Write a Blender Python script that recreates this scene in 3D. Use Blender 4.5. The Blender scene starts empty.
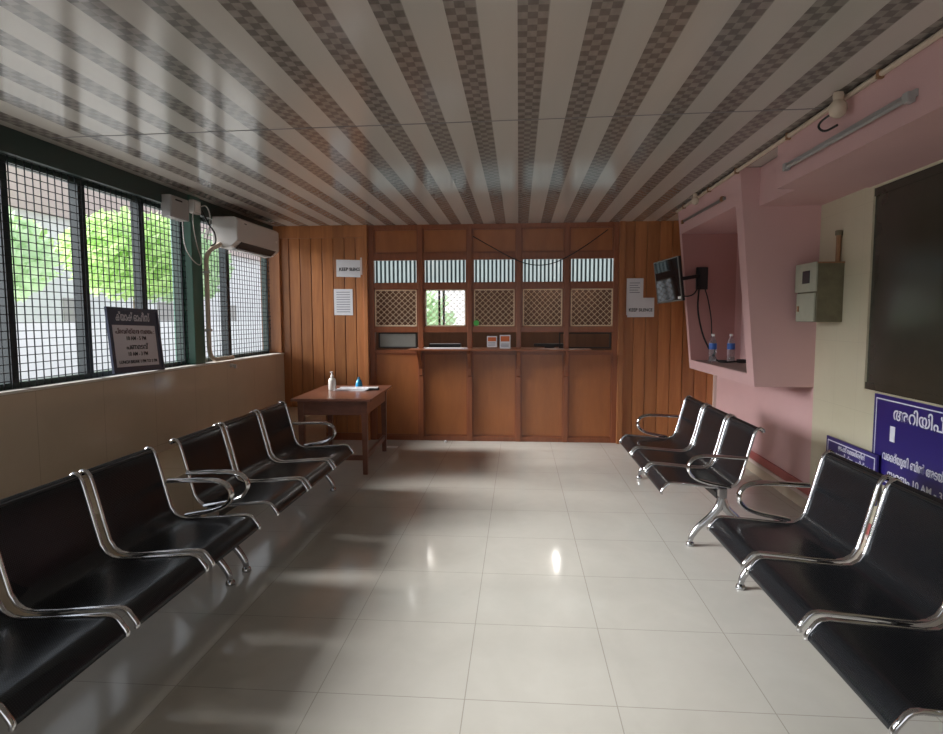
import bpy, bmesh, math, random
from mathutils import Vector, Matrix
random.seed(7)
sc = bpy.context.scene
COL = sc.collection
PI = math.pi

# ------------------------------------------------------------------ materials
def new_mat(name):
    m = bpy.data.materials.new(name); m.use_nodes = True
    nt = m.node_tree
    return m, nt, nt.nodes['Principled BSDF']

def lin(c):
    return tuple((v/12.92 if v <= 0.04045 else ((v+0.055)/1.055)**2.4) for v in c)

def rgb(r, g, b):
    return lin((r/255, g/255, b/255)) + (1,)

def mat(name, col, rough=0.5, metal=0.0, noise=0.0, nscale=8.0, bump=0.0, bscale=200.0, coat=0.0, spec=0.5, emit=None, estr=0.0, trans=0.0):
    m, nt, b = new_mat(name)
    b.inputs['Base Color'].default_value = col
    b.inputs['Roughness'].default_value = rough
    b.inputs['Metallic'].default_value = metal
    b.inputs['Specular IOR Level'].default_value = spec
    if coat: b.inputs['Coat Weight'].default_value = coat; b.inputs['Coat Roughness'].default_value = 0.06
    if trans: b.inputs['Transmission Weight'].default_value = trans
    if emit:
        b.inputs['Emission Color'].default_value = emit; b.inputs['Emission Strength'].default_value = estr
    tc = nt.nodes.new('ShaderNodeTexCoord')
    if noise:
        n = nt.nodes.new('ShaderNodeTexNoise'); n.inputs['Scale'].default_value = nscale; n.inputs['Detail'].default_value = 5
        nt.links.new(tc.outputs['Object'], n.inputs['Vector'])
        mr = nt.nodes.new('ShaderNodeMapRange'); mr.inputs['To Min'].default_value = 1-noise; mr.inputs['To Max'].default_value = 1+noise
        nt.links.new(n.outputs['Fac'], mr.inputs['Value'])
        mx = nt.nodes.new('ShaderNodeMix'); mx.data_type = 'RGBA'; mx.blend_type = 'MULTIPLY'; mx.inputs['Factor'].default_value = 1
        mx.inputs['A'].default_value = col
        nt.links.new(mr.outputs['Result'], mx.inputs['B'])
        nt.links.new(mx.outputs['Result'], b.inputs['Base Color'])
    if bump:
        n2 = nt.nodes.new('ShaderNodeTexNoise'); n2.inputs['Scale'].default_value = bscale
        nt.links.new(tc.outputs['Object'], n2.inputs['Vector'])
        bp = nt.nodes.new('ShaderNodeBump'); bp.inputs['Strength'].default_value = bump; bp.inputs['Distance'].default_value = 0.002
        nt.links.new(n2.outputs['Fac'], bp.inputs['Height']); nt.links.new(bp.outputs['Normal'], b.inputs['Normal'])
    return m

class NT:
    """tiny helper around a node tree"""
    def __init__(s, nt): s.nt = nt
    def n(s, t): return s.nt.nodes.new(t)
    def l(s, a, b): s.nt.links.new(a, b)
    def math(s, op, a, b=None, c=None):
        m = s.n('ShaderNodeMath'); m.operation = op
        for i, v in enumerate((a, b, c)):
            if v is None: continue
            if isinstance(v, (int, float)): m.inputs[i].default_value = v
            else: s.l(v, m.inputs[i])
        return m.outputs[0]
    def mix(s, f, a, b, bt='MIX'):
        m = s.n('ShaderNodeMix'); m.data_type = 'RGBA'; m.blend_type = bt
        for k, v in (('Factor', f), ('A', a), ('B', b)):
            if isinstance(v, (int, float)): m.inputs[k].default_value = v
            elif isinstance(v, tuple): m.inputs[k].default_value = v
            else: s.l(v, m.inputs[k])
        return m.outputs['Result']
    def xyz(s):
        tc = s.n('ShaderNodeTexCoord'); sp = s.n('ShaderNodeSeparateXYZ'); s.l(tc.outputs['Object'], sp.inputs[0])
        return tc.outputs['Object'], sp.outputs[0], sp.outputs[1], sp.outputs[2]
    def noise(s, vec, scale, detail=4, dist=0.0):
        n = s.n('ShaderNodeTexNoise'); n.inputs['Scale'].default_value = scale; n.inputs['Detail'].default_value = detail
        n.inputs['Distortion'].default_value = dist
        s.l(vec, n.inputs['Vector']); return n.outputs['Fac']
    def mapping(s, vec, scale):
        mp = s.n('ShaderNodeMapping'); mp.inputs['Scale'].default_value = scale
        s.l(vec, mp.inputs['Vector']); return mp.outputs[0]

def wood(name, dark, light, grain=(9, 9, 0.7), rough=0.38, coat=0.25, plank=None, x0=0.0):
    m, nt, b = new_mat(name); N = NT(nt)
    v, x, y, z = N.xyz()
    mv = N.mapping(v, grain)
    f = N.noise(mv, 3.0, 6, 0.6)
    f2 = N.noise(N.mapping(v, (grain[0]*6, grain[1]*6, grain[2]*3)), 5.0, 3)
    f = N.math('ADD', N.math('MULTIPLY', f, 0.75), N.math('MULTIPLY', f2, 0.25))
    mr = N.n('ShaderNodeMapRange'); mr.inputs['From Min'].default_value = 0.22; mr.inputs['From Max'].default_value = 0.78
    N.l(f, mr.inputs['Value'])
    c = N.mix(mr.outputs['Result'], dark, light)
    if plank:
        k = N.math('FLOOR', N.math('DIVIDE', N.math('SUBTRACT', x, x0), plank))
        w = N.n('ShaderNodeTexWhiteNoise'); w.noise_dimensions = '1D'; N.l(k, w.inputs['W'])
        t = N.math('ADD', N.math('MULTIPLY', w.outputs['Value'], 0.3), 0.85)
        cb = N.n('ShaderNodeCombineXYZ')
        for i in range(3): N.l(t, cb.inputs[i])
        c = N.mix(1.0, c, cb.outputs[0], 'MULTIPLY')
    N.l(c, b.inputs['Base Color'])
    b.inputs['Roughness'].default_value = rough
    b.inputs['Coat Weight'].default_value = coat; b.inputs['Coat Roughness'].default_value = 0.2
    return m

def floor_mat():
    m, nt, b = new_mat('polished_floor_tile'); N = NT(nt)
    v, x, y, z = N.xyz()
    def joint(c, off, w):
        f = N.math('FRACT', N.math('DIVIDE', N.math('ADD', c, off), 0.6))
        a = N.math('LESS_THAN', f, w); bb = N.math('GREATER_THAN', f, 1-w)
        return N.math('MAXIMUM', a, bb)
    j = N.math('MAXIMUM', joint(x, 6.2086, 0.0035), joint(y, 6.0-2.885+0.0, 0.0035))
    n1 = N.noise(N.mapping(v, (1.3, 0.8, 1)), 2.2, 6, 1.2)
    n2 = N.noise(v, 9, 5, 0.8)
    base = N.mix(n1, rgb(184, 181, 173), rgb(202, 199, 191))
    base = N.mix(N.math('MULTIPLY', n2, 0.3), base, rgb(174, 170, 161))
    c = N.mix(j, base, rgb(160, 155, 146))
    N.l(c, b.inputs['Base Color'])
    b.inputs['Roughness'].default_value = 0.07
    rr = N.math('ADD', N.math('MULTIPLY', n2, 0.06), 0.07); N.l(rr, b.inputs['Roughness'])
    b.inputs['Specular IOR Level'].default_value = 0.26
    return m

def ceiling_mat():
    m, nt, b = new_mat('striped_ceiling_panel'); N = NT(nt)
    v, x, y, z = N.xyz()
    ds, s0 = 0.2674, 0.0485
    u = N.math('SUBTRACT', N.math('FRACT', N.math('ADD', N.math('DIVIDE', N.math('SUBTRACT', x, s0), ds), 50.5)), 0.5)
    au = N.math('ABSOLUTE', u)
    stripe = N.math('LESS_THAN', au, 0.215)
    # three columns of soft squares in each stripe
    cw = ds*0.43/3
    col = N.math('FLOOR', N.math('DIVIDE', N.math('MULTIPLY', N.math('ADD', u, 0.215), ds), cw))
    row = N.math('FLOOR', N.math('DIVIDE', y, 0.05))
    ck = N.math('MODULO', N.math('ABSOLUTE', N.math('ADD', col, row)), 2.0)
    wn = N.noise(N.mapping(v, (30, 16, 1)), 1.0, 2)
    dk = N.mix(wn, rgb(98, 92, 87), rgb(134, 127, 121))
    lt = N.mix(wn, rgb(126, 119, 113), rgb(164, 156, 150))
    st = N.mix(ck, dk, lt)
    pl = N.mix(N.noise(N.mapping(v, (3, 0.4, 1)), 2.0, 3), rgb(190, 183, 175), rgb(204, 198, 190))
    c = N.mix(stripe, pl, st)
    gr = N.math('MULTIPLY', N.math('COMPARE', u, 0.222, 0.007), 0.5)
    c = N.mix(gr, c, rgb(110, 104, 98))
    N.l(c, b.inputs['Base Color'])
    b.inputs['Roughness'].default_value = 0.14
    b.inputs['Specular IOR Level'].default_value = 0.4
    return m

def tile_mat(name, a, bcol, jc, w, h, axis, rough=0.15, off=(0, 0), jw=0.003):
    """ceramic tiles on a wall plane; axis gives the horizontal coordinate (0 x, 1 y)"""
    m, nt, b = new_mat(name); N = NT(nt)
    v, x, y, z = N.xyz(); hcoord = (x, y)[axis]
    def joint(c, size, o):
        f = N.math('FRACT', N.math('ADD', N.math('DIVIDE', N.math('ADD', c, o), size), 20.0))
        return N.math('LESS_THAN', f, jw/size*1.5)
    j = N.math('MAXIMUM', joint(hcoord, w, off[0]), joint(z, h, off[1]))
    n = N.noise(v, 3.5, 5, 0.8)
    c = N.mix(N.math('MULTIPLY', j, 0.6), N.mix(n, a, bcol), jc)
    N.l(c, b.inputs['Base Color']); b.inputs['Roughness'].default_value = rough
    return m

def perforated_mat():
    m, nt, b = new_mat('perforated_black_steel'); N = NT(nt)
    v, x, y, z = N.xyz()
    b.inputs['Base Color'].default_value = (0.012, 0.012, 0.013, 1)
    b.inputs['Roughness'].default_value = 0.28
    b.inputs['Specular IOR Level'].default_value = 0.38; b.inputs['Specular Tint'].default_value = (0.75, 0.88, 1.0, 1); b.inputs['Coat Weight'].default_value = 0.12; b.inputs['Coat Roughness'].default_value = 0.12
    s = 0.0085
    fx = N.math('SUBTRACT', N.math('FRACT', N.math('DIVIDE', N.math('ADD', x, 10.0), s)), 0.5)
    t = N.math('ADD', y, N.math('MULTIPLY', z, 0.9))
    fy = N.math('SUBTRACT', N.math('FRACT', N.math('DIVIDE', N.math('ADD', t, 10.0), s)), 0.5)
    r = N.math('SQRT', N.math('ADD', N.math('MULTIPLY', fx, fx), N.math('MULTIPLY', fy, fy)))
    hole = N.math('LESS_THAN', r, 0.28)
    c = N.mix(hole, (0.013, 0.014, 0.017, 1), (0.003, 0.003, 0.003, 1))
    N.l(c, b.inputs['Base Color'])
    rg = N.math('ADD', N.math('MULTIPLY', hole, 0.4), 0.27); N.l(rg, b.inputs['Roughness'])
    return m

def leaf_mat(name, a, bcol):
    m, nt, b = new_mat(name); N = NT(nt)
    v, x, y, z = N.xyz()
    c = N.mix(N.noise(v, 2.5, 3), a, bcol)
    N.l(c, b.inputs['Base Color']); b.inputs['Roughness'].default_value = 0.6
    tr = N.n('ShaderNodeBsdfTranslucent'); N.l(c, tr.inputs['Color'])
    mx = N.n('ShaderNodeMixShader'); mx.inputs[0].default_value = 0.45
    N.l(b.outputs[0], mx.inputs[1]); N.l(tr.outputs[0], mx.inputs[2])
    N.l(mx.outputs[0], nt.nodes['Material Output'].inputs['Surface'])
    return m

M = dict(
    floor=floor_mat(), ceiling=ceiling_mat(),
    plank=wood('plank_wood', rgb(146, 88, 50), rgb(190, 126, 76), (5, 5, 0.45), 0.4, 0.15, 0.1395, -2.83),
    plank_r=wood('plank_wood_right', rgb(146, 88, 50), rgb(190, 126, 76), (5, 5, 0.45), 0.4, 0.15, 0.145, 1.36),  # same wood colours as the left planks, only the board spacing differs
    panel=wood('counter_panel_wood', rgb(148, 88, 48), rgb(176, 108, 60), (2.2, 2.2, 0.5), 0.36, 0.2),
    rail=wood('counter_rail_wood', rgb(124, 68, 40), rgb(150, 86, 52), (8, 8, 0.6), 0.36, 0.2),
    office=wood('office_board', rgb(84, 56, 40), rgb(110, 76, 56), (4, 4, 0.5), 0.5, 0.0),
    table=wood('table_wood', rgb(92, 54, 42), rgb(128, 80, 62), (3, 8, 8), 0.3, 0.3),
    black=perforated_mat(),
    blackp=mat('black_plastic', (0.012, 0.012, 0.013, 1), 0.4),
    chrome=mat('chrome', (0.62, 0.62, 0.64, 1), 0.12, 1.0),
    cast=mat('polished_cast_metal', (0.5, 0.5, 0.52, 1), 0.2, 1.0),
    steel=mat('grey_steel', (0.35, 0.35, 0.36, 1), 0.35, 0.8),
    rubber=mat('rubber', (0.02, 0.02, 0.02, 1), 0.7),
    lowtile=tile_mat('beige_wall_tile', rgb(204, 188, 166), rgb(216, 201, 180), rgb(170, 152, 130), 0.6, 0.6, 1, 0.12, (0.1, 0.13)),
    ledge=tile_mat('ledge_tile', rgb(206, 188, 160), rgb(216, 199, 172), rgb(140, 120, 98), 0.6, 9.0, 1, 0.15),
    sill=mat('white_sill_stone', rgb(222, 218, 210), 0.3, noise=0.06),
    green=mat('dark_green_paint', rgb(44, 62, 58), 0.42, noise=0.15, nscale=6),
    column=mat('column_green_paint', rgb(66, 104, 90), 0.4, noise=0.12, nscale=5),
    wire=mat('dark_wire', rgb(46, 50, 54), 0.5, 0.3),
    pink=mat('pink_wall_paint', rgb(210, 170, 168), 0.62, noise=0.05, nscale=3, bump=0.15, bscale=90),
    pinkd=mat('darker_rose', rgb(184, 136, 132), 0.6, noise=0.06, nscale=3),
    band=mat('brick_red_band', rgb(176, 96, 92), 0.5, noise=0.1, nscale=12),
    bandw=mat('white_edge_paint', rgb(214, 196, 188), 0.5),
    cream=tile_mat('cream_wall_tile', rgb(196, 188, 162), rgb(206, 199, 175), rgb(182, 174, 150), 0.3, 0.45, 1, 0.3, (0.02, 0.0), 0.002),
    darkwin=mat('dark_glass', rgb(58, 58, 50), 0.2, noise=0.1),
    white=mat('white_plastic', rgb(205, 200, 196), 0.35),
    grey=mat('grey_plastic', rgb(165, 162, 160), 0.4),
    ivory=mat('ivory_conduit', rgb(206, 188, 168), 0.5, noise=0.08, nscale=20),
    greypane=mat('dusty_grey_glass', rgb(138, 138, 132), 0.25, noise=0.1),
    mull=mat('dark_mullion_paint', rgb(34, 44, 48), 0.45),
    dusty=mat('dusty_shelf', rgb(150, 128, 120), 0.6, noise=0.25, nscale=10),
    seam=mat('ceiling_seam_strip', rgb(112, 108, 112), 0.5),
    dark=mat('dark_slot', (0.015, 0.014, 0.014, 1), 0.6),
    wall=mat('plain_wall_paint', rgb(214, 205, 192), 0.7, noise=0.04),
    paper=mat('white_paper', rgb(222, 222, 226), 0.7, noise=0.04, nscale=20),
    ink=mat('black_ink', (0.012, 0.012, 0.015, 1), 0.7),
    inkg=mat('grey_ink', rgb(130, 130, 145), 0.7),
    inkr=mat('red_ink', rgb(190, 90, 80), 0.7),
    navy=mat('navy_sign_board', rgb(44, 34, 110), 0.35),
    signink=mat('white_sign_paint', rgb(225, 225, 235), 0.6),
    slate=mat('dark_slate_board', rgb(66, 72, 92), 0.35),
    signface=mat('pale_sign_face', rgb(214, 210, 218), 0.45),
    maroon=mat('maroon_paint', rgb(82, 44, 52), 0.6),
    meter=mat('weathered_grey_metal', rgb(172, 174, 156), 0.5, noise=0.14, nscale=14),
    rust=mat('rusty_metal', rgb(112, 106, 84), 0.6, 0.2, noise=0.45, nscale=16),
    rustp=mat('rusted_pipe', rgb(150, 110, 78), 0.7, noise=0.3, nscale=30),
    screen=mat('dark_screen', (0.008, 0.009, 0.011, 1), 0.06),
    bezel=mat('silver_bezel', rgb(140, 140, 136), 0.35, 0.4),
    blue=mat('blue_label', rgb(52, 98, 178), 0.4),
    cyan=mat('blue_bottle_plastic', rgb(44, 140, 184), 0.25),
    milky=mat('milky_plastic', rgb(226, 224, 216), 0.3),
    capw=mat('white_cap', rgb(232, 230, 228), 0.4),
    stick=mat('green_sticker', rgb(92, 196, 92), 0.5),
    orange=mat('orange_print', rgb(206, 108, 62), 0.6),
    grille=mat('cream_grille_paint', rgb(236, 216, 186), 0.45),
    slatc=mat('blue_grey_slat', rgb(92, 112, 118), 0.5),
    pane=mat('glowing_frosted_pane', rgb(190, 204, 204), 0.4, emit=(0.78, 0.92, 0.93, 1), estr=0.24),  # emits by itself in place of daylight from behind
    lampon=mat('lit_lamp', rgb(250, 250, 250), 0.4, emit=(1.0, 0.98, 0.94, 1), estr=40.0),
    concrete=mat('pale_concrete', rgb(205, 203, 198), 0.8, noise=0.08),
    eave=mat('eave_boards', rgb(186, 170, 166), 0.7, noise=0.1),
    build=mat('pale_house_wall', rgb(226, 226, 228), 0.8, noise=0.05),
    leafa=leaf_mat('bright_leaf', rgb(168, 205, 128), rgb(214, 234, 176)),  # both leaf colours paled to carry the washed-out look of overexposed daylight
    leafb=leaf_mat('mid_leaf', rgb(184, 214, 170), rgb(222, 238, 208)),
    bark=mat('bark', rgb(112, 96, 80), 0.9, noise=0.2),
    glass=None,
)
def clear_mat(name, tint):
    m, nt, b = new_mat(name); N = NT(nt)
    b.inputs['Base Color'].default_value = tint
    b.inputs['Roughness'].default_value = 0.05
    b.inputs['Transmission Weight'].default_value = 0.9
    b.inputs['IOR'].default_value = 1.2
    return m
M['glass'] = clear_mat('clear_bottle_plastic', (0.85, 0.9, 0.95, 1))
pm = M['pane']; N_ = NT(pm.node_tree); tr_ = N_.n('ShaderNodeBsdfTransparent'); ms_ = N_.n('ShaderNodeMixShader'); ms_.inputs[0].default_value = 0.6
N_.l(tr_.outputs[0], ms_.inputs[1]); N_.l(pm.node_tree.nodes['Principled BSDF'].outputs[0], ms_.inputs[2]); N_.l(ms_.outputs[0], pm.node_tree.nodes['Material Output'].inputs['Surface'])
M['lens'] = mat('smoked_meter_window', rgb(46, 50, 56), 0.12)

# ------------------------------------------------------------------ mesh helpers
class MB:
    def __init__(s): s.bm = bmesh.new()
    def box(s, x0, x1, y0, y1, z0, z1, bev=0.0):
        r = bmesh.ops.create_cube(s.bm, size=1.0)
        vs = r['verts']
        for v in vs:
            v.co = Vector(((x0+x1)/2 + v.co.x*abs(x1-x0), (y0+y1)/2 + v.co.y*abs(y1-y0), (z0+z1)/2 + v.co.z*abs(z1-z0)))
        if bev:
            es = list({e for v in vs for e in v.link_edges})
            bmesh.ops.bevel(s.bm, geom=es, offset=bev, segments=2, profile=0.5, affect='EDGES')
        return s
    def hexa(s, b, t):
        """b, t: four bottom and four top points in order"""
        v = [s.bm.verts.new(p) for p in list(b)+list(t)]
        for f in ((3, 2, 1, 0), (4, 5, 6, 7), (0, 1, 5, 4), (1, 2, 6, 5), (2, 3, 7, 6), (3, 0, 4, 7)):
            s.bm.faces.new([v[i] for i in f])
        return s
    def bar(s, a, b, w, t=None, up=(0, 0, 1)):
        """rectangular bar between two points"""
        a, b = Vector(a), Vector(b); t = t or w
        d = (b-a).normalized(); u = Vector(up)
        if abs(d.dot(u)) > 0.98: u = Vector((1, 0, 0))
        r = d.cross(u).normalized(); u = r.cross(d).normalized()
        q = [(-1, -1), (1, -1), (1, 1), (-1, 1)]
        return s.hexa([a + r*(w/2*i) + u*(t/2*j) for i, j in q], [b + r*(w/2*i) + u*(t/2*j) for i, j in q])
    def tube(s, pts, r, seg=10, caps=True, flat=1.0, closed=False):
        pts = [Vector(p) for p in pts]; n = len(pts)
        rad = r if isinstance(r, (list, tuple)) else [r]*n
        rings = []; prev = None
        for i, p in enumerate(pts):
            if i == 0: d = pts[1]-p
            elif i == n-1: d = p-pts[i-1]
            else: d = (pts[i+1]-p).normalized() + (p-pts[i-1]).normalized()
            d.normalize()
            if prev is None:
                u = Vector((0, 0, 1)) if abs(d.z) < 0.9 else Vector((1, 0, 0))
                a = d.cross(u).normalized()
            else:
                a = prev - d*prev.dot(d)
                a = a.normalized() if a.length > 1e-6 else d.orthogonal().normalized()
            prev = a; b = d.cross(a)
            rings.append([s.bm.verts.new(p + (a*math.cos(2*PI*k/seg)*flat + b*math.sin(2*PI*k/seg))*rad[i]) for k in range(seg)])
        for i in range(n-1):
            for k in range(seg):
                s.bm.faces.new((rings[i][k], rings[i][(k+1) % seg], rings[i+1][(k+1) % seg], rings[i+1][k]))
        if caps:
            s.bm.faces.new(list(reversed(rings[0]))); s.bm.faces.new(rings[-1])
        return s
    def lathe(s, prof, c, seg=20, axis='z'):
        """prof: (radius, height) list, c: base point"""
        c = Vector(c); rings = []
        for r, h in prof:
            ring = []
            for k in range(seg):
                a = 2*PI*k/seg; p = (r*math.cos(a), r*math.sin(a), h)
                if axis == 'x': p = (p[2], p[0], p[1])
                if axis == 'y': p = (p[1], p[2], p[0])
                ring.append(s.bm.verts.new(c + Vector(p)))
            rings.append(ring)
        for i in range(len(rings)-1):
            for k in range(seg):
                s.bm.faces.new((rings[i][k], rings[i][(k+1) % seg], rings[i+1][(k+1) % seg], rings[i+1][k]))
        s.bm.faces.new(list(reversed(rings[0]))); s.bm.faces.new(rings[-1])
        return s
    def quad(s, *p):
        s.bm.faces.new([s.bm.verts.new(q) for q in p]); return s
    def sheet(s, prof, x0, x1, t):
        """strip that follows a (y, z) profile between x0 and x1 with thickness t"""
        n = len(prof); nor = []
        for i in range(n):
            a = Vector(prof[max(0, i-1)]); b = Vector(prof[min(n-1, i+1)]); d = (b-a).normalized()
            nor.append(Vector((-d.y, d.x)))
        grid = []
        for i in range(n):
            p = Vector(prof[i]); o = p - nor[i]*t
            grid.append([s.bm.verts.new((x0, p.x, p.y)), s.bm.verts.new((x1, p.x, p.y)), s.bm.verts.new((x1, o.x, o.y)), s.bm.verts.new((x0, o.x, o.y))])
        for i in range(n-1):
            a, b = grid[i], grid[i+1]
            for k in range(4):
                s.bm.faces.new((a[k], a[(k+1) % 4], b[(k+1) % 4], b[k]))
        s.bm.faces.new(grid[0]); s.bm.faces.new(list(reversed(grid[-1])))
        return s
    def build(s, name, m, parent=None, smooth=False, loc=None, bev=0.0):
        bm = s.bm
        bmesh.ops.recalc_face_normals(bm, faces=bm.faces)
        me = bpy.data.meshes.new(name)
        if loc is not None:
            bmesh.ops.translate(bm, verts=bm.verts, vec=-Vector(loc))
        bm.to_mesh(me); bm.free()
        me.materials.append(m)
        o = bpy.data.objects.new(name, me); COL.objects.link(o)
        if loc is not None: o.location = loc
        if parent is not None:
            o.parent = parent
        if smooth:
            for p in me.polygons: p.use_smooth = True
            me.set_sharp_from_angle(angle=math.radians(40))
        if bev:
            md = o.modifiers.new('edge', 'BEVEL'); md.width = bev; md.segments = 2; md.limit_method = 'ANGLE'
        return o

def curve_pts(pts, n=6):
    """Catmull-Rom through the points"""
    P = [Vector(p) for p in pts]; P = [P[0]*2-P[1]] + P + [P[-1]*2-P[-2]]
    out = []
    for i in range(1, len(P)-2):
        for k in range(n):
            t = k/n; a, b, c, d = P[i-1], P[i], P[i+1], P[i+2]
            out.append(0.5*((2*b) + (c-a)*t + (2*a-5*b+4*c-d)*t*t + (3*b-a-3*c+d)*t**3))
    out.append(P[-2]); return out

def tag(o, label, cat, group=None):
    o['label'] = label; o['category'] = cat
    if group: o['group'] = group
    return o
def struct(o):
    o['kind'] = 'structure'; return o
def thing(name, label, cat, loc=(0, 0, 0), rz=0.0, group=None):
    o = bpy.data.objects.new(name, None); COL.objects.link(o); o.empty_display_size = 0.1
    o.location = loc; o.rotation_euler = (0, 0, rz)
    return tag(o, label, cat, group)
def rel(o, parent):
    """keeps world coordinates of a mesh built in place under an Empty that was moved"""
    o.parent = parent
    o.matrix_parent_inverse = parent_matrix(parent).inverted()
    return o
def parent_matrix(p):
    m = Matrix.LocRotScale(p.location, p.rotation_euler, p.scale)
    return m if p.parent is None else parent_matrix(p.parent) @ p.matrix_parent_inverse @ m
def text(name, body, size, m, origin, right, up, parent, align='CENTER', width=None, depth=0.0006, bold=0.0):
    cu = bpy.data.curves.new(name, 'FONT'); cu.body = body; cu.size = size; cu.align_x = align; cu.align_y = 'CENTER'
    cu.extrude = depth; cu.materials.append(m); cu.resolution_u = 3; cu.offset = bold
    o = bpy.data.objects.new(name, cu); COL.objects.link(o)
    r, u = Vector(right).normalized(), Vector(up).normalized(); n = r.cross(u)
    mw = Matrix((r, u, n)).transposed().to_4x4(); mw.translation = Vector(origin)
    o.matrix_world = mw
    if width:
        bpy.context.view_layer.update()
        w = o.dimensions.x
        if w > 1e-5: o.matrix_world = mw @ Matrix.Diagonal((width/w, 1, 1, 1))
    bpy.context.view_layer.update()
    me = bpy.data.meshes.new_from_object(o.evaluated_get(bpy.context.evaluated_depsgraph_get()))
    mw_ = o.matrix_world.copy(); bpy.data.objects.remove(o)
    o = bpy.data.objects.new(name, me); COL.objects.link(o); o.matrix_world = mw_; o.matrix_basis = mw_
    if parent is not None:
        w_ = mw_; o.parent = parent; o.matrix_parent_inverse = parent_matrix(parent).inverted(); o.matrix_basis = w_
    return o

D, H, XL = 7.335, 2.65, -2.98
def wx(y): return 2.262 + 0.0316*(y-4.8)       # right wall plane
YB, YF = 7.335, -2.6
def lw(y): return -2.99 + 0.0165*(y-3.5)      # low window wall plane

# ------------------------------------------------------------------ the setting
struct(MB().box(-3.3, 4.2, YF, 12.2, -0.1, 0.0).build('floor', M['floor']))
struct(MB().box(-3.3, 2.6, YF, 7.46, H, H+0.08).build('ceiling', M['ceiling']))
# thin cover strip across the ceiling boards
a_, b_ = Vector((-2.95, 3.673, H)), Vector((1.66, 3.52, H))
struct(MB().bar(a_, b_, 0.009, 0.004).build('trim_1', M['seam']))

# left low wall, ledge, header
struct(MB().hexa([(-3.22, YF, 0), (lw(YF), YF, 0), (lw(YB), YB+0.0, 0), (-3.22, YB+0.0, 0)], [(-3.22, YF, 1.075), (lw(YF), YF, 1.075), (lw(YB), YB+0.0, 1.075), (-3.22, YB+0.0, 1.075)]).build('wall_left', M['lowtile'], bev=0.004))
struct(MB().hexa([(-3.22, YF, 1.075), (lw(YF)+.006, YF, 1.075), (lw(YB)+.006, YB, 1.075), (-3.22, YB, 1.075)], [(-3.22, YF, 1.092), (lw(YF)+.006, YF, 1.092), (lw(YB)+.006, YB, 1.092), (-3.22, YB, 1.092)]).build('trim_2', M['sill']))
struct(MB().box(XL-.15, -2.4, YF, YB, 0, 0.395).box(XL-.15, -2.385, YF, YB, 0.395, 0.412).build('ledge', M['ledge'], bev=0.003))
struct(MB().box(-3.2, -3.02, YF, YB, 2.5, 2.65).build('trim_3', M['green']))
struct(MB().box(-3.2, -3.0, 5.40, 5.58, 1.092, H).build('column', M['column'], bev=0.008))

def window(name, y0, y1, mull, z0=1.092, z1=2.5, x=-3.12):
    f = MB()
    f.box(x-0.03, x+0.03, y0, y0+0.045, z0, z1).box(x-0.03, x+0.03, y1-0.045, y1, z0, z1)
    f.box(x-0.03, x+0.03, y0+0.045, y1-0.045, z0, z0+0.035).box(x-0.03, x+0.03, y0+0.045, y1-0.045, z1-0.035, z1)
    w = struct(f.build(name, M['green']))
    for y in mull:
        MB().box(x-0.035, x+0.035, y-0.035, y+0.035, z0+0.035, z1-0.035).build('mullion', M['mull'], w)
    g = MB(); xm = x+0.05
    n = int(round((y1-y0)/0.062))
    for i in range(n+1):
        y = y0 + (y1-y0)*i/n
        g.box(xm-0.0025, xm+0.0025, y-0.003, y+0.003, z0, z1)
    k = int(round((z1-z0)/0.05))
    for i in range(k+1):
        z = z0 + (z1-z0)*i/k
        g.box(xm+0.0025, xm+0.0075, y0, y1, z-0.0026, z+0.0026)
    g.build('wire_mesh', M['wire'], w)
    return w
window('window_1', 0.9, 5.40, (1.48, 2.13, 2.79, 3.46, 4.12, 4.80))
window('window_2', 5.58, 7.285, (6.24,))
struct(MB().box(-3.22, -3.0, YF, 0.9, 1.092, H).build('wall_left_pier', M['wall']))

# back wooden walls either side of the counter (tongue and groove boards)
def plank_wall(name, x0, x1, z0, z1, y, m, w, xa):
    b = MB(); b.box(x0, x1, y+0.016, y+0.05, z0, z1)
    x = xa
    while x > x0: x -= w
    while x < x1:
        a, c = max(x+0.0055, x0), min(x+w-0.0055, x1)
        if c-a > 0.01: b.box(a, c, y, y+0.016, z0, z1)
        x += w
    return struct(b.build(name, m, bev=0.003))
plank_wall('wall_back_left', -3.2, -1.87, 0.0, 2.5, D, M['plank'], 0.1395, -2.83)
struct(MB().box(-3.2, -1.87, D-0.012, D+0.05, 2.5, H).build('trim_4', M['plank'], bev=0.003))
struct(MB().box(-3.146, -2.935, D-0.05, D, 1.092, 2.5).build('trim_5', M['plank'], bev=0.003))
struct(MB().box(-1.895, -1.845, D-0.02, D+0.09, 0.0, H).build('trim_6', M['plank'], bev=0.003))
plank_wall('wall_back_right', 1.2, 2.5, 0.0, H, D, M['plank_r'], 0.145, 1.36)
struct(MB().box(1.185, 1.245, D-0.03, D+0.09, 0.0, H).build('trim_7', M['plank_r'], bev=0.003))
struct(MB().box(-2.98, -1.87, D-0.015, D, 0.0, 0.09).build('baseboard_back', M['rail']))

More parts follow.
